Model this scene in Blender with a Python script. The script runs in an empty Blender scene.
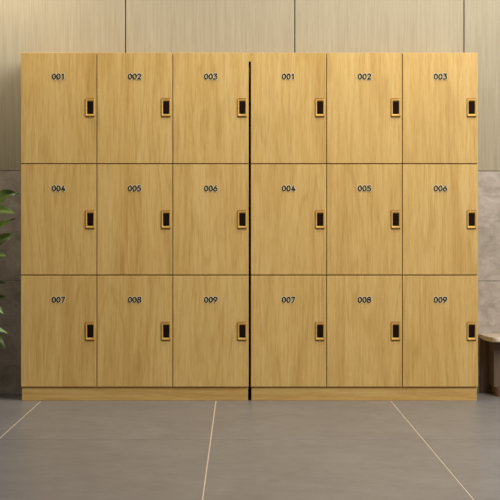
import bpy, bmesh, math, random
from mathutils import Vector, Matrix, Euler
random.seed(7)
C = bpy.context.scene.collection
PI = math.pi
S = 193.3                     # photo pixels per metre at the locker fronts (y = 0)
CAM = Vector((-0.0517, -8.0, 0.926))
FPX = S * 8.0
DEPTH = 0.42                  # wall plane y


def px(x, y=0.0):             # photo column -> world x on the vertical plane at depth y
    return CAM.x + (x - 240) / (FPX / (8.0 + y))


def pz(v, y=0.0):             # photo row -> world z on the vertical plane at depth y
    return CAM.z - (v - 222) / (FPX / (8.0 + y))


# ------------------------------------------------------------------ materials
def lin(r, g, b):
    f = lambda c: (c / 255 / 12.92) if c / 255 <= 0.04045 else ((c / 255 + 0.055) / 1.055) ** 2.4
    return (f(r), f(g), f(b), 1.0)


def new_mat(name, rough=0.5, spec=0.3, metal=0.0):
    m = bpy.data.materials.new(name)
    m.use_nodes = True
    nt = m.node_tree
    b = nt.nodes['Principled BSDF']
    b.inputs['Roughness'].default_value = rough
    b.inputs['Specular IOR Level'].default_value = spec
    b.inputs['Metallic'].default_value = metal
    return m, nt, b


def nd(nt, t, **kw):
    n = nt.nodes.new(t)
    for k, v in kw.items():
        setattr(n, k, v)
    return n


def noise(nt, vec, scale, detail=4, rough=0.55, dist=0.0):
    n = nd(nt, 'ShaderNodeTexNoise')
    n.inputs['Scale'].default_value = scale
    n.inputs['Detail'].default_value = detail
    n.inputs['Roughness'].default_value = rough
    n.inputs['Distortion'].default_value = dist
    nt.links.new(vec, n.inputs['Vector'])
    return n.outputs['Fac']


def ramp(nt, fac, stops):
    r = nd(nt, 'ShaderNodeValToRGB')
    e = r.color_ramp.elements
    while len(e) < len(stops):
        e.new(0.5)
    for i, (p, c) in enumerate(stops):
        e[i].position = p
        e[i].color = c
    nt.links.new(fac, r.inputs['Fac'])
    return r.outputs['Color']


def mix(nt, a, b, fac, mode='MIX'):
    m = nd(nt, 'ShaderNodeMix', data_type='RGBA', blend_type=mode)
    for val, sock in ((fac, m.inputs['Factor']), (a, m.inputs['A']), (b, m.inputs['B'])):
        if isinstance(val, bpy.types.NodeSocket):
            nt.links.new(val, sock)
        else:
            sock.default_value = val
    # the colour sockets are the 3rd pair
    return m.outputs['Result']


def mixc(nt, a, b, fac, mode='MIX'):
    m = nd(nt, 'ShaderNodeMix', data_type='RGBA', blend_type=mode)
    for val, idx in ((fac, 0), (a, 6), (b, 7)):
        s = m.inputs[idx]
        if isinstance(val, bpy.types.NodeSocket):
            nt.links.new(val, s)
        else:
            s.default_value = val
    return m.outputs[2]


def coords(nt, scale, rand=0.0, rot=(0, 0, 0)):
    tc = nd(nt, 'ShaderNodeTexCoord')
    v = tc.outputs['Object']
    if rand:
        oi = nd(nt, 'ShaderNodeObjectInfo')
        mul = nd(nt, 'ShaderNodeVectorMath', operation='SCALE')
        cmb = nd(nt, 'ShaderNodeCombineXYZ')
        for i in range(3):
            nt.links.new(oi.outputs['Random'], cmb.inputs[i])
        nt.links.new(cmb.outputs[0], mul.inputs[0])
        mul.inputs['Scale'].default_value = rand
        add = nd(nt, 'ShaderNodeVectorMath', operation='ADD')
        nt.links.new(v, add.inputs[0])
        nt.links.new(mul.outputs[0], add.inputs[1])
        v = add.outputs[0]
    mp = nd(nt, 'ShaderNodeMapping')
    mp.inputs['Scale'].default_value = scale
    mp.inputs['Rotation'].default_value = rot
    nt.links.new(v, mp.inputs['Vector'])
    return mp.outputs[0]


def oak(name, horizontal=False, rand=17.0):
    m, nt, b = new_mat(name, 0.48, 0.28)
    sc = (0.045, 1, 1) if horizontal else (1, 1, 0.045)
    v = coords(nt, sc, rand)
    broad = noise(nt, v, 12, 3, 0.5, 0.3)
    streak = noise(nt, v, 75, 5, 0.65, 0.15)
    fine = noise(nt, v, 260, 3, 0.65)
    # cathedral figure: warped bands
    v2 = coords(nt, (0.10, 1, 1) if horizontal else (1, 1, 0.10), rand)
    warp = noise(nt, v2, 5.5, 2, 0.45, 0.6)
    w = nd(nt, 'ShaderNodeMath', operation='MULTIPLY')
    w.inputs[1].default_value = 44
    nt.links.new(warp, w.inputs[0])
    sn = nd(nt, 'ShaderNodeMath', operation='SINE')
    nt.links.new(w.outputs[0], sn.inputs[0])
    c = ramp(nt, broad, [(0.28, lin(186, 147, 79)), (0.52, lin(202, 168, 100)), (0.75, lin(209, 178, 115))])
    c2 = ramp(nt, streak, [(0.28, lin(174, 131, 66)), (0.52, lin(202, 167, 101)), (0.75, lin(217, 188, 127))])
    c = mixc(nt, c, c2, 0.45)
    band = ramp(nt, sn.outputs[0], [(0.0, (1, 1, 1, 1)), (0.55, (1, 1, 1, 1)), (1.0, (0.80, 0.74, 0.62, 1))])
    c = mixc(nt, c, band, 0.42, 'MULTIPLY')
    pores = ramp(nt, fine, [(0.36, (0.80, 0.74, 0.62, 1)), (0.52, (1, 1, 1, 1))])
    c = mixc(nt, c, pores, 0.6, 'MULTIPLY')
    nt.links.new(c, b.inputs['Base Color'])
    bp = nd(nt, 'ShaderNodeBump')
    bp.inputs['Strength'].default_value = 0.06
    bp.inputs['Distance'].default_value = 0.002
    nt.links.new(fine, bp.inputs['Height'])
    nt.links.new(bp.outputs[0], b.inputs['Normal'])
    return m


OAK = oak('oak_veneer_vertical')
OAKH = oak('oak_veneer_horizontal', True)


def wall_wood():
    m, nt, b = new_mat('pale_grey_beige_veneer', 0.6, 0.2)
    v = coords(nt, (1, 1, 0.03))
    s1 = noise(nt, v, 95, 5, 0.6)
    s2 = noise(nt, v, 8, 3, 0.5)
    s3 = noise(nt, v, 240, 2, 0.6)
    c = ramp(nt, s1, [(0.30, lin(155, 144, 122)), (0.52, lin(164, 154, 131)), (0.75, lin(171, 162, 139))])
    c = mixc(nt, c, ramp(nt, s2, [(0.3, (0.92, 0.91, 0.89, 1)), (0.7, (1, 1, 1, 1))]), 0.5, 'MULTIPLY')
    c = mixc(nt, c, ramp(nt, s3, [(0.35, (0.86, 0.84, 0.8, 1)), (0.55, (1, 1, 1, 1))]), 0.45, 'MULTIPLY')
    nt.links.new(c, b.inputs['Base Color'])
    return m


def stone(name, dark, mid, light, scale=8.0, rough=0.55):
    m, nt, b = new_mat(name, rough, 0.3)
    v = coords(nt, (1, 1, 1.25))
    n1 = noise(nt, v, scale, 8, 0.62, 0.9)
    n2 = noise(nt, v, scale * 6, 6, 0.7, 0.4)
    c = ramp(nt, n1, [(0.30, dark), (0.5, mid), (0.72, light)])
    c = mixc(nt, c, ramp(nt, n2, [(0.30, (0.74, 0.73, 0.72, 1)), (0.6, (1, 1, 1, 1))]), 0.6, 'MULTIPLY')
    nt.links.new(c, b.inputs['Base Color'])
    bp = nd(nt, 'ShaderNodeBump')
    bp.inputs['Strength'].default_value = 0.1
    bp.inputs['Distance'].default_value = 0.004
    nt.links.new(n2, bp.inputs['Height'])
    nt.links.new(bp.outputs[0], b.inputs['Normal'])
    return m


def plain(name, col, rough=0.5, spec=0.3, metal=0.0, var=0.12, scale=20):
    m, nt, b = new_mat(name, rough, spec, metal)
    n = noise(nt, coords(nt, (1, 1, 1)), scale, 4)
    lo = tuple(c * (1 - var) for c in col[:3]) + (1,)
    hi = tuple(min(1, c * (1 + var)) for c in col[:3]) + (1,)
    nt.links.new(ramp(nt, n, [(0.3, lo), (0.7, hi)]), b.inputs['Base Color'])
    return m


WALLWOOD = wall_wood()
WALLSTONE = stone('grey_taupe_stone_tile', lin(146, 135, 124), lin(170, 159, 147), lin(192, 182, 170))
JOINT = plain('dark_joint', lin(74, 60, 44), 0.9, 0.1)
TILE = stone('taupe_floor_tile', lin(128, 124, 122), lin(135, 131, 129), lin(142, 138, 136), 2.2, 0.38)
GROUT = plain('pale_grout', lin(214, 198, 176), 0.8, 0.1, 0, 0.05)
BRASS = plain('aged_brass', lin(200, 160, 80), 0.42, 0.4, 0.25, 0.06)
BRASS_SHADED = plain('shaded_brass_lip', lin(140, 96, 36), 0.42, 0.4, 0.25, 0.06)  # brass with shade put into its colour, for the surround's top and bottom ends
RECESS = plain('dark_recess', lin(26, 10, 6), 0.7, 0.08)
INK = plain('black_ink', lin(24, 19, 16), 0.6, 0.2)
CREAM = plain('cream_backing', lin(224, 208, 164), 0.6, 0.2, 0, 0.03)
BLACKGAP = plain('dark_carcass_core', lin(46, 34, 20), 0.8, 0.1)
SLAB = stone('cream_stone_slab', lin(196, 182, 158), lin(210, 198, 174), lin(220, 210, 188), 6.0, 0.4)
DARKWOOD = None


def darkwood():
    m, nt, b = new_mat('dark_brown_wood', 0.55, 0.25)
    v = coords(nt, (1, 1, 0.05))
    s1 = noise(nt, v, 60, 5, 0.6)
    c = ramp(nt, s1, [(0.3, lin(88, 72, 60)), (0.55, lin(110, 91, 76)), (0.8, lin(126, 106, 90))])
    nt.links.new(c, b.inputs['Base Color'])
    return m


DARKWOOD = darkwood()


def leaf_mat(name, base, mid, vein):
    m, nt, b = new_mat(name, 0.42, 0.4)
    uv = nd(nt, 'ShaderNodeUVMap', uv_map='UVMap')
    sep = nd(nt, 'ShaderNodeSeparateXYZ')
    nt.links.new(uv.outputs[0], sep.inputs[0])
    # u: 0..1 across the blade, mid rib at .5
    d = nd(nt, 'ShaderNodeMath', operation='SUBTRACT')
    d.inputs[1].default_value = 0.5
    nt.links.new(sep.outputs[0], d.inputs[0])
    a = nd(nt, 'ShaderNodeMath', operation='ABSOLUTE')
    nt.links.new(d.outputs[0], a.inputs[0])
    c = ramp(nt, a.outputs[0], [(0.0, vein), (0.05, mid), (0.5, base)])
    n = noise(nt, coords(nt, (1, 1, 1)), 30, 4)
    c = mixc(nt, c, ramp(nt, n, [(0.3, (0.7, 0.72, 0.65, 1)), (0.7, (1, 1, 1, 1))]), 0.6, 'MULTIPLY')
    nt.links.new(c, b.inputs['Base Color'])
    return m


LEAF = leaf_mat('green_leaf', lin(88, 108, 40), lin(118, 136, 54), lin(160, 172, 92))
LEAFPALE = leaf_mat('pale_variegated_leaf', lin(150, 172, 118), lin(208, 218, 178), lin(226, 230, 200))
STEM = plain('green_stem', lin(84, 92, 48), 0.6, 0.2)
POT = plain('charcoal_pot', lin(58, 54, 52), 0.6, 0.3)
SOIL = plain('potting_soil', lin(52, 38, 28), 0.95, 0.05, 0, 0.4, 80)


# ------------------------------------------------------------------ mesh helpers
def box(bm, x0, x1, y0, y1, z0, z1, bev=0.0, seg=2, mi=0):
    r = bmesh.ops.create_cube(bm, size=1.0)
    vs = r['verts']
    for v in vs:
        v.co = Vector(((x0 + x1) / 2 + v.co.x * (x1 - x0), (y0 + y1) / 2 + v.co.y * (y1 - y0), (z0 + z1) / 2 + v.co.z * (z1 - z0)))
    fs = set(f for v in vs for f in v.link_faces)
    for f in fs:
        f.material_index = mi
    if bev:
        es = list(set(e for v in vs for e in v.link_edges))
        bmesh.ops.bevel(bm, geom=es, offset=bev, segments=seg, profile=0.5, affect='EDGES', material=mi)


def prism(bm, pts, y0, y1, mi=0):        # outline in the x-z plane, pushed from y0 (front) to y1
    a = [bm.verts.new((p[0], y0, p[1])) for p in pts]
    b = [bm.verts.new((p[0], y1, p[1])) for p in pts]
    n = len(pts)
    fs = [bm.faces.new(a), bm.faces.new(b[::-1])]
    for i in range(n):
        fs.append(bm.faces.new((a[i], b[i], b[(i + 1) % n], a[(i + 1) % n])))
    for f in fs:
        f.material_index = mi


def obj(name, bm, mats, parent=None, loc=(0, 0, 0), smooth=False):
    bmesh.ops.recalc_face_normals(bm, faces=bm.faces)
    me = bpy.data.meshes.new(name)
    bm.to_mesh(me)
    bm.free()
    for m in (mats if isinstance(mats, (list, tuple)) else [mats]):
        me.materials.append(m)
    if smooth:
        for p in me.polygons:
            p.use_smooth = True
    o = bpy.data.objects.new(name, me)
    C.objects.link(o)
    o.location = loc
    if parent:
        o.parent = parent
    return o


def thing(name, label, cat, loc=(0, 0, 0), group=None):
    o = bpy.data.objects.new(name, None)
    C.objects.link(o)
    o.location = loc
    o.empty_display_size = 0.1
    o['label'] = label
    o['category'] = cat
    if group:
        o['group'] = group
    return o


# ------------------------------------------------------------------ setting
ZS = pz(171, DEPTH)                      # wood panelling meets stone
ZJ = pz(281, DEPTH)                      # stone course joint
XL, XR, ZT = -4.2, 4.2, 3.2
bm = bmesh.new()
box(bm, XL, XR, DEPTH + 0.012, DEPTH + 0.12, 0, ZT)
wall = obj('wall_back', bm, JOINT)
wall['kind'] = 'structure'
joints = [px(125.5, DEPTH), px(295, DEPTH), px(464, DEPTH)]
step = (joints[2] - joints[0]) / 2
xs = [joints[0] + step * k for k in range(-4, 6)]
xs = [XL] + [x for x in xs if XL + 0.1 < x < XR - 0.1] + [XR]
bm = bmesh.new()
for a, b in zip(xs, xs[1:]):
    box(bm, a + 0.0028, b - 0.0028, DEPTH, DEPTH + 0.014, ZS + 0.0015, ZT, 0.001, 1)
obj('wood_panelling', bm, WALLWOOD, wall)
bm = bmesh.new()
for z0, z1 in ((0.0, ZJ - 0.0012), (ZJ + 0.0012, ZS - 0.0015)):
    x = -3.85 - 0.6
    while x < XR:
        a, b = max(x, XL), min(x + 1.2, XR)
        box(bm, a + 0.0015, b - 0.0015, DEPTH, DEPTH + 0.014, z0, z1, 0.001, 1)
        x += 1.2
obj('stone_tiling', bm, WALLSTONE, wall)

# floor: grout bed with large tiles standing on it
bm = bmesh.new()
box(bm, XL, XR, -9.2, DEPTH + 0.12, -0.1, -0.0015)
floor = obj('floor', bm, GROUT)
floor['kind'] = 'structure'
FX = [(41 - 250) / S, (391 - 250) / S]
fstep = (FX[1] - FX[0]) / 2
bm = bmesh.new()
gx = [FX[0] + fstep * k for k in range(-3, 6)]
gx = [XL] + [g for g in gx if XL + 0.05 < g < XR - 0.05] + [XR]
gy = [DEPTH + 0.01, -1.42, -3.22, -5.02, -6.82, -8.62, -9.2]
for a, b in zip(gx, gx[1:]):
    for c, d in zip(gy, gy[1:]):
        box(bm, a + 0.003, b - 0.003, d + 0.003, c - 0.003, -0.05, 0.0)
obj('floor_tiling', bm, TILE, floor)

# ------------------------------------------------------------------ numerals, drawn as ribbons
def arc(cx, cy, rx, ry, a0, a1, n=8):
    return [(cx + rx * math.cos(math.radians(a0 + (a1 - a0) * i / n)), cy + ry * math.sin(math.radians(a0 + (a1 - a0) * i / n))) for i in range(n + 1)]


# digits in a box 0.68 wide, 1 high
DIG = {
    '0': [arc(.34, .50, .28, .46, 0, 360, 20)],
    '1': [[(.12, .80), (.36, .96), (.36, .03)]],
    '2': [arc(.34, .70, .29, .26, 165, 0) + [(.60, .58), (.08, .05), (.66, .05)]],
    '3': [[(.08, .95), (.60, .95), (.33, .60)] + arc(.32, .32, .31, .28, 80, -150, 10)],
    '4': [[(.46, .97), (.06, .28), (.68, .28)], [(.50, .55), (.50, .03)]],
    '5': [[(.60, .95), (.14, .95), (.10, .55)] + arc(.32, .32, .31, .28, 120, -150, 10)],
    '6': [[(.48, .97), (.10, .48)] + arc(.34, .32, .30, .28, 150, 510, 16)],
    '7': [[(.06, .95), (.62, .95), (.26, .03)]],
    '8': [arc(.34, .73, .25, .23, 0, 360, 16), arc(.34, .28, .30, .25, 0, 360, 16)],
    '9': [[(.20, .03), (.58, .52)] + arc(.34, .68, .30, .28, -30, 330, 16)],
}


def disc(bm, c, r, y, mi):
    vs = [bm.verts.new((c[0] + r * math.cos(2 * PI * k / 10), y, c[1] + r * math.sin(2 * PI * k / 10))) for k in range(10)]
    f = bm.faces.new(vs)
    f.material_index = mi


def ribbon(bm, pts, w, y, mi):
    for i, (p, q) in enumerate(zip(pts, pts[1:])):
        d = Vector((q[0] - p[0], q[1] - p[1]))
        if d.length < 1e-6:
            continue
        n = Vector((-d.y, d.x)).normalized() * w / 2
        y -= 1.2e-5
        yy = y
        vs = [bm.verts.new((p[0] + n.x, yy, p[1] + n.y)), bm.verts.new((p[0] - n.x, yy, p[1] - n.y)),
              bm.verts.new((q[0] - n.x, yy, q[1] - n.y)), bm.verts.new((q[0] + n.x, yy, q[1] + n.y))]
        bm.faces.new(vs).material_index = mi
    for i, p in enumerate(pts):
        y -= 1.2e-5
        disc(bm, p, w / 2, y, mi)
    return y


def number_mesh(txt, h=0.0285):
    """black numerals on a cream outline; the origin is the middle of the number"""
    bm = bmesh.new()
    pitch = 0.83 * h
    x0 = -(pitch * (len(txt) - 1) + 0.68 * h) / 2
    lay = [-0.0004, -0.0032]
    for i, ch in enumerate(txt):
        for st in DIG[ch]:
            pts = [(x0 + i * pitch + p[0] * h, (p[1] - 0.5) * h) for p in st]
            lay[0] = ribbon(bm, pts, 0.0115, lay[0], 0)
            lay[1] = ribbon(bm, pts, 0.0060, lay[1], 1)
    # single-sided ribbons: face them all to the room
    for f in bm.faces:
        f.normal_update()
        if f.normal.y > 0:
            f.normal_flip()
    me = bpy.data.meshes.new('number')
    bm.to_mesh(me)
    bm.free()
    me.materials.append(CREAM)
    me.materials.append(INK)
    return me


NUM = {t: number_mesh(t) for t in ['00%d' % k for k in range(1, 10)]}

# ------------------------------------------------------------------ lockers
DOOR_T = 0.018
ROWS = [(52.5, 163.5), (164.2, 274.8), (275.5, 386.9)]
Z_TOP, Z_BASE = pz(52.5), pz(387.8)


def rrect(w, h, r, n=5):
    pts = []
    for cx, cz, a in ((w / 2 - r, h / 2 - r, 0), (-w / 2 + r, h / 2 - r, 90), (-w / 2 + r, -h / 2 + r, 180), (w / 2 - r, -h / 2 + r, 270)):
        for k in range(n + 1):
            t = math.radians(a + 90 * k / n)
            pts.append((cx + r * math.cos(t), cz + r * math.sin(t)))
    return pts


def ring_mesh():
    """raised brass surround with a rolled lip: four profile loops swept round a rounded rectangle"""
    bm = bmesh.new()
    prof = [(0.050, 0.100, 0.0055, 0.0), (0.0495, 0.0995, 0.0055, -0.004), (0.046, 0.0895, 0.005, -0.0075),
            (0.040, 0.086, 0.0045, -0.0085), (0.0345, 0.071, 0.004, -0.0065), (0.0312, 0.0655, 0.003, -0.0025), (0.0308, 0.065, 0.003, 0.0)]
    loops = [[bm.verts.new((x, y, z)) for x, z in rrect(w, h, r)] for w, h, r, y in prof]
    for a, b in zip(loops, loops[1:]):
        n = len(a)
        for i in range(n):
            f = bm.faces.new((a[i], a[(i + 1) % n], b[(i + 1) % n], b[i]))
            f.material_index = 1 if min(abs(v.co.z) for v in f.verts) > 0.042 else 0
    bmesh.ops.recalc_face_normals(bm, faces=bm.faces)
    me = bpy.data.meshes.new('handle_surround')
    bm.to_mesh(me)
    bm.free()
    me.materials.append(BRASS)
    me.materials.append(BRASS_SHADED)
    for p in me.polygons:
        p.use_smooth = True
    return me


def recess_mesh():
    bm = bmesh.new()
    prism(bm, rrect(0.0302, 0.0645, 0.003), -0.0030, -0.0004)
    # finger pull lip across the middle of the recess
    box(bm, -0.012, 0.012, -0.0046, -0.0030, -0.027, 0.027, 0.0012, 2)
    bmesh.ops.recalc_face_normals(bm, faces=bm.faces)
    me = bpy.data.meshes.new('handle_recess')
    bm.to_mesh(me)
    bm.free()
    me.materials.append(RECESS)
    return me


RING, PULL = ring_mesh(), recess_mesh()


def link(name, me, parent, loc):
    o = bpy.data.objects.new(name, me)
    C.objects.link(o)
    o.parent = parent
    o.location = loc
    return o


def locker_bank(x_px0, x_px1, label, strip):
    x0, x1 = px(x_px0), px(x_px1)
    cx = (x0 + x1) / 2
    t = thing('locker_cabinet', label, 'locker', (cx, 0.0, 0.0), 'oak nine-door locker cabinets')
    W = x1 - x0
    H = Z_TOP
    # carcass: sides, top, bottom, shelves, dividers and back in one joined body
    bm = bmesh.new()
    y0, y1 = DOOR_T + 0.0015, DEPTH - 0.004
    th = 0.016
    e = 0.0008
    box(bm, -W / 2, -W / 2 + th, y0, y1, Z_BASE, H, e, 1)
    box(bm, W / 2 - th, W / 2, y0, y1, Z_BASE, H, e, 1)
    box(bm, -W / 2 + th, W / 2 - th, y0, y1, H - th, H, e, 1)
    box(bm, -W / 2 + th, W / 2 - th, y0, y1, Z_BASE, Z_BASE + th)
    box(bm, -W / 2 + th, W / 2 - th, y1 - 0.006, y1, Z_BASE + th, H - th)
    for k in (1, 2):
        xx = -W / 2 + W * k / 3
        box(bm, xx - th / 2, xx + th / 2, y0, y1 - 0.006, Z_BASE + th, H - th)
    for k in (1, 2):
        zz = pz(ROWS[k][0] - 0.35)
        for j in range(3):
            a = -W / 2 + W * j / 3 + (th if j == 0 else th / 2)
            b = -W / 2 + W * (j + 1) / 3 - (th if j == 2 else th / 2)
            box(bm, a, b, y0, y1 - 0.006, zz - th / 2, zz + th / 2)
    obj('carcass', bm, OAK, t)
    # plinth
    bm = bmesh.new()
    box(bm, -W / 2 + 0.003, W / 2 - 0.003, 0.017, 0.034, 0.0, Z_BASE - 0.0005, 0.0012, 2)
    box(bm, -W / 2 + 0.003, -W / 2 + 0.021, 0.035, y1, 0.0, Z_BASE - 0.0005, 0.0008, 1)
    box(bm, W / 2 - 0.021, W / 2 - 0.003, 0.035, y1, 0.0, Z_BASE - 0.0005, 0.0008, 1)
    box(bm, -W / 2 + 0.021, W / 2 - 0.021, y1 - 0.018, y1, 0.0, Z_BASE - 0.0005)
    obj('plinth', bm, OAKH, t)
    # doors
    me = None
    n = 0
    for r, (v0, v1) in enumerate(ROWS):
        z0, z1 = pz(v1), pz(v0)
        zc = (z0 + z1) / 2
        for c in range(3):
            n += 1
            a = -W / 2 + W * c / 3 + (0.0 if c == 0 else 0.0019)
            b = -W / 2 + W * (c + 1) / 3 - (0.0 if c == 2 else 0.0019)
            bm = bmesh.new()
            dc = (a + b) / 2
            box(bm, a - dc, b - dc, 0, DOOR_T, z0 - zc + 0.0009, z1 - zc - 0.0009, 0.0022, 3)
            d = obj('door', bm, OAK, t, (dc, 0, zc))
            link('number', NUM['00%d' % n], d, (0.0005, 0, z1 - zc - (24.0 if r == 0 else 24.1) / S))
            hx = b - dc - 6.4 / S - (0.0 if c == 2 else -0.001)
            link('handle_surround', RING, d, (hx, 0, z1 - zc - (55.2, 55.4, 55.8)[r] / S))
            link('handle_recess', PULL, d, (hx, 0, z1 - zc - (55.2, 55.4, 55.8)[r] / S))
    if strip:
        # short cover strip closing the top of the gap to the next cabinet
        bm = bmesh.new()
        box(bm, W / 2 + 0.0003, W / 2 + strip - 0.0003, 0.001, 0.30, pz(61.5), H - 0.001, 0.0008, 1)
        obj('cover_strip', bm, OAK, t)
    return t


GAP = px(250.9) - px(248.6)
locker_bank(20.9, 248.6, 'oak locker cabinet with nine numbered doors standing beside the leafy green plant', GAP)
locker_bank(250.9, 478.0, 'oak locker cabinet with nine numbered doors standing beside the stone-topped bench', 0)

# ------------------------------------------------------------------ bench on the right
bx0 = px(479.4, 0.40)
BL = 1.15
bench = thing('bench', 'low bench with cream stone slab top on brown pedestals beside the lockers', 'bench', (bx0 + BL / 2, 0.25, 0))
zs1 = 0.320
zs0 = 0.296


def slab_outline(x0, x1, y0, y1, rx, ry, n=10):
    pts = [(x0, y1)]
    pts += [(x0 + rx - rx * math.cos(PI / 2 * k / n), y0 + ry - ry * math.sin(PI / 2 * k / n)) for k in range(n + 1)]
    pts += [(x1 - rx + rx * math.sin(PI / 2 * k / n), y0 + ry - ry * math.cos(PI / 2 * k / n)) for k in range(n + 1)]
    pts += [(x1, y1)]
    return pts


def plate(bm, outline, z0, z1, bev):
    a = [bm.verts.new((x, y, z0)) for x, y in outline]
    b = [bm.verts.new((x, y, z1)) for x, y in outline]
    n = len(a)
    bm.faces.new(a[::-1])
    bm.faces.new(b)
    for i in range(n):
        bm.faces.new((a[i], a[(i + 1) % n], b[(i + 1) % n], b[i]))
    if bev:
        es = [e for e in bm.edges if abs(e.verts[0].co.z - e.verts[1].co.z) < 1e-6]
        bmesh.ops.bevel(bm, geom=es, offset=bev, segments=3, profile=0.5, affect='EDGES')


bm = bmesh.new()
plate(bm, slab_outline(-BL / 2, BL / 2, -0.16, 0.166, 0.050, 0.20), zs0, zs1, 0.007)
obj('seat_slab', bm, SLAB, bench)
bm = bmesh.new()
k = -BL / 2 + 0.004
while k < BL / 2 - 0.02:
    box(bm, k, min(k + 0.0755, BL / 2 - 0.004), 0.146, 0.164, 0.0, zs0 - 0.001, 0.0025, 2)
    k += 0.0775
obj('back_panel', bm, DARKWOOD, bench)
for s in (-1, 1):
    xi = px(494.6, 0.2) - (bx0 + BL / 2)        # outer face of the pedestal
    w = 0.16
    a, b = (xi, xi + w) if s < 0 else (-xi - w, -xi)
    bm = bmesh.new()
    box(bm, a, b, -0.02, 0.142, 0.045, zs0 - 0.001, 0.004, 2)
    ped = obj('pedestal', bm, DARKWOOD, bench)
    bm = bmesh.new()
    plate(bm, slab_outline(a + (0.014 if s < 0 else -0.014), b + (0.014 if s < 0 else -0.014), -0.075, 0.142, 0.03, 0.05), 0.0, 0.044, 0.010)
    obj('foot', bm, plain('brown_stone_foot', lin(146, 116, 100), 0.5, 0.3), ped)

# ------------------------------------------------------------------ potted plant on the left
PX, PY = -1.56, 0.14
plant = thing('potted_plant', 'leafy green plant in a charcoal pot beside the lockers, long pointed leaves', 'plant', (PX, PY, 0))
# tapered pot with a rolled rim (lathe)
prof = [(0.0, 0.0), (0.105, 0.0), (0.112, 0.006), (0.150, 0.27), (0.158, 0.275), (0.160, 0.300), (0.152, 0.305), (0.143, 0.300), (0.138, 0.255), (0.0, 0.255)]


def lathe(prof, n=40):
    bm = bmesh.new()
    rings = []
    for r, z in prof:
        rings.append([bm.verts.new((0, 0, z))] if r == 0 else [bm.verts.new((r * math.cos(2 * PI * k / n), r * math.sin(2 * PI * k / n), z)) for k in range(n)])
    for a, b in zip(rings, rings[1:]):
        for k in range(n):
            j = (k + 1) % n
            f = [a[0] if len(a) == 1 else a[k]]
            if len(a) > 1:
                f.append(a[j])
            f.append(b[0] if len(b) == 1 else b[j])
            if len(b) > 1:
                f.append(b[k])
            bm.faces.new(f)
    return bm


obj('pot', lathe(prof), POT, plant, smooth=True)
bm = bmesh.new()
r = bmesh.ops.create_circle(bm, cap_ends=True, radius=0.1385, segments=36)
bmesh.ops.subdivide_edges(bm, edges=bm.edges, cuts=2, use_grid_fill=True)
for v in bm.verts:
    v.co.z = 0.2585 + random.uniform(-0.002, 0.004)
obj('soil', bm, SOIL, plant)


def tube(bm, pts, r0, r1, n=7):
    prev = None
    for i, p in enumerate(pts):
        d = (pts[min(i + 1, len(pts) - 1)] - pts[max(i - 1, 0)]).normalized()
        u = d.cross(Vector((0.3, 1, 0.2))).normalized()
        w = d.cross(u)
        rr = r0 + (r1 - r0) * i / (len(pts) - 1)
        ring = [bm.verts.new(p + (u * math.cos(2 * PI * k / n) + w * math.sin(2 * PI * k / n)) * rr) for k in range(n)]
        if prev:
            for k in range(n):
                bm.faces.new((prev[k], prev[(k + 1) % n], ring[(k + 1) % n], ring[k]))
        prev = ring


def blade(bm, base, tip, width, sag, fold, twist, mi, n=14, m=6):
    """pointed leaf from base to tip: arched along its length, folded on its mid rib, wavy margin"""
    uvl = bm.loops.layers.uv.verify()
    d = tip - base
    L = d.length
    f = d.normalized()
    side = f.cross(Vector((0, 0, 1))).normalized()
    up = side.cross(f)
    rot = Matrix.Rotation(twist, 3, f)
    side, up = rot @ side, rot @ up
    ph = random.uniform(0, 6)
    grid = []
    for i in range(n + 1):
        t = i / n
        c = base + d * t + Vector((0, 0, 1)) * (sag * L * 4 * t * (1 - t))
        wd = width * (math.sin(PI * min(1, t ** 0.75)) ** 0.8) * (1 - 0.25 * t) + 0.0008
        row = []
        for j in range(m + 1):
            s = j / m * 2 - 1
            wave = 0.07 * width * math.sin(t * 15 + ph + (1.5 if s > 0 else 0)) * abs(s)
            row.append((bm.verts.new(c + side * (s * wd / 2) + up * (abs(s) * wd / 2 * fold + wave)), (j / m, t)))
        grid.append(row)
    for a, b in zip(grid, grid[1:]):
        for j in range(m):
            q = (a[j], a[j + 1], b[j + 1], b[j])
            face = bm.faces.new([v for v, _ in q])
            face.material_index = mi
            face.smooth = True
            for lp, (_, uv) in zip(face.loops, q):
                lp[uvl].uv = uv


stem_bm, leaf_bm = bmesh.new(), bmesh.new()


def P(x, v, y):                          # where a photographed leaf tip stands in the room, relative to the pot
    return Vector((px(x, y) - PX, y - PY, pz(v, y)))


# (base, tip, width, arch, fold, twist, material) - the leaves reaching into the room's view, then the rest of the crown
leaves = [
    (P(-20, 220, .12), P(18.8, 193.0, .10), .095, .16, .45, 1.15, 0),
    (P(-22, 226, .02), P(16.5, 214.0, .02), .075, .20, .5, 1.0, 0),
    (P(-18, 238, .10), P(15.5, 219, .08), .055, .04, .4, .9, 0),
    (P(-22, 256, .16), P(18.4, 231.5, .20), .075, .03, .4, 1.0, 0),
    (P(-26, 262, .08), P(8.0, 256.5, .06), .060, .12, .45, .9, 0),
    (P(-24, 290, .14), P(8.5, 283.0, .22), .050, .08, .3, .6, 0),
    (P(-24, 305, .12), P(7.5, 296.0, .26), .055, .06, .3, .7, 0),
    (P(-20, 305, .02), P(4.4, 314.0, .0), .060, .16, .25, 1.2, 1),
    (P(-18, 328, .04), P(8.2, 334.0, .03), .034, .10, .35, .9, 1),
    (P(-14, 330, .06), P(5.5, 349.0, .05), .040, .22, .35, 1.0, 0),
]
rnd = random.Random(3)
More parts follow.
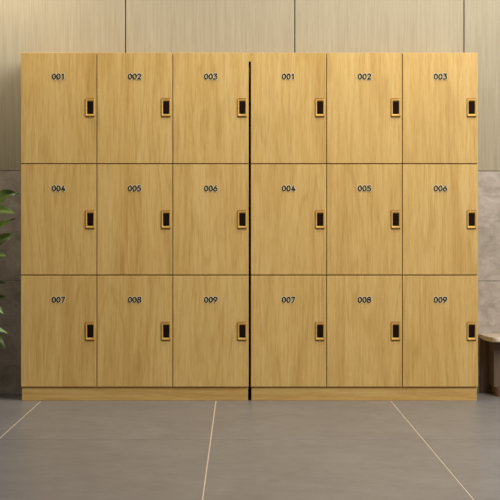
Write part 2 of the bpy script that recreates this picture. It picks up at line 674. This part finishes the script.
for k in range(84):  # unseen part of the crown, made dense and low to shade the wall
    ang = rnd.uniform(0, 2 * PI)
    hgt = 0.36 + 0.78 * rnd.random() ** 1.5
    rin = rnd.uniform(0.03, 0.08)
    L = rnd.uniform(0.16, 0.26)
    if abs(math.cos(ang)) > 0.35 and math.cos(ang) > 0:
        L = min(L, 0.12)                 # towards the lockers only the leaves listed above reach out
        rin = 0.03
    if math.sin(ang) > 0.2:
        L = min(L, 0.17)
    dirv = Vector((math.cos(ang), math.sin(ang), 0))
    b0 = dirv * rin + Vector((0, 0, hgt))
    t0 = b0 + dirv * L + Vector((0, 0, rnd.uniform(-0.06, 0.12)))
    leaves.append((b0, t0, rnd.uniform(.045, .075), rnd.uniform(.06, .2), .35, rnd.uniform(-.6, .6), 1 if k % 7 == 0 else 0))
for i, (b0, t0, w, arch, fold, tw, mi) in enumerate(leaves):
    blade(leaf_bm, b0, t0, w, arch, fold, tw, mi)
    root = Vector((b0.x * 0.25 + rnd.uniform(-.03, .03), b0.y * 0.2 + rnd.uniform(-.03, .03), 0.255))
    mid = root * 0.55 + b0 * 0.45 + Vector((0, 0, 0.08 * (b0.z - 0.2)))
    pts = [(root * (1 - t) + mid * t) * (1 - t) + (mid * (1 - t) + b0 * t) * t for t in [q / 8 for q in range(9)]]
    tube(stem_bm, pts, 0.0055, 0.0028)
obj('stems', stem_bm, STEM, plant, smooth=True)
obj('foliage', leaf_bm, [LEAF, LEAFPALE], plant)

# ------------------------------------------------------------------ light
def area(name, loc, target, size, power, col, sy=None):
    l = bpy.data.lights.new(name, 'AREA')
    l.energy = power
    l.color = col
    l.size = size
    if sy:
        l.shape = 'RECTANGLE'
        l.size_y = sy
    o = bpy.data.objects.new(name, l)
    C.objects.link(o)
    o.location = loc
    o.rotation_euler = (Vector(target) - Vector(loc)).to_track_quat('-Z', 'Y').to_euler()
    return o


area('key_light', (2.9, -3.9, 3.0), (0.0, 0.2, 0.6), 2.6, 226, (1.0, 0.965, 0.91))
area('ceiling_light', (0.95, -0.75, 3.1), (0.55, 0.3, 1.1), 2.4, 36, (1.0, 0.965, 0.90), 0.4)
area('left_wall_fill', (-1.5, -0.2, 2.75), (-1.3, 0.42, 1.4), 0.5, 17.0, (1.0, 0.90, 0.74), 0.2)  # added fill that brightens the left wall strip, not a known fixture
w = bpy.data.worlds.new('World')
bpy.context.scene.world = w
w.use_nodes = True
w.node_tree.nodes['Background'].inputs[0].default_value = (1.0, 0.98, 0.95, 1)
w.node_tree.nodes['Background'].inputs[1].default_value = 0.14

# ------------------------------------------------------------------ camera
cd = bpy.data.cameras.new('camera')
cam = bpy.data.objects.new('camera', cd)
C.objects.link(cam)
cam.location = CAM
cam.rotation_euler = (PI / 2, 0, 0)
cd.sensor_width = 36
cd.lens = FPX / 500 * 36
cd.shift_x = 10 / 500
cd.shift_y = -28 / 500
cd.clip_end = 100
sc = bpy.context.scene
sc.camera = cam
sc.view_settings.view_transform = 'Standard'
sc.view_settings.look = 'None'
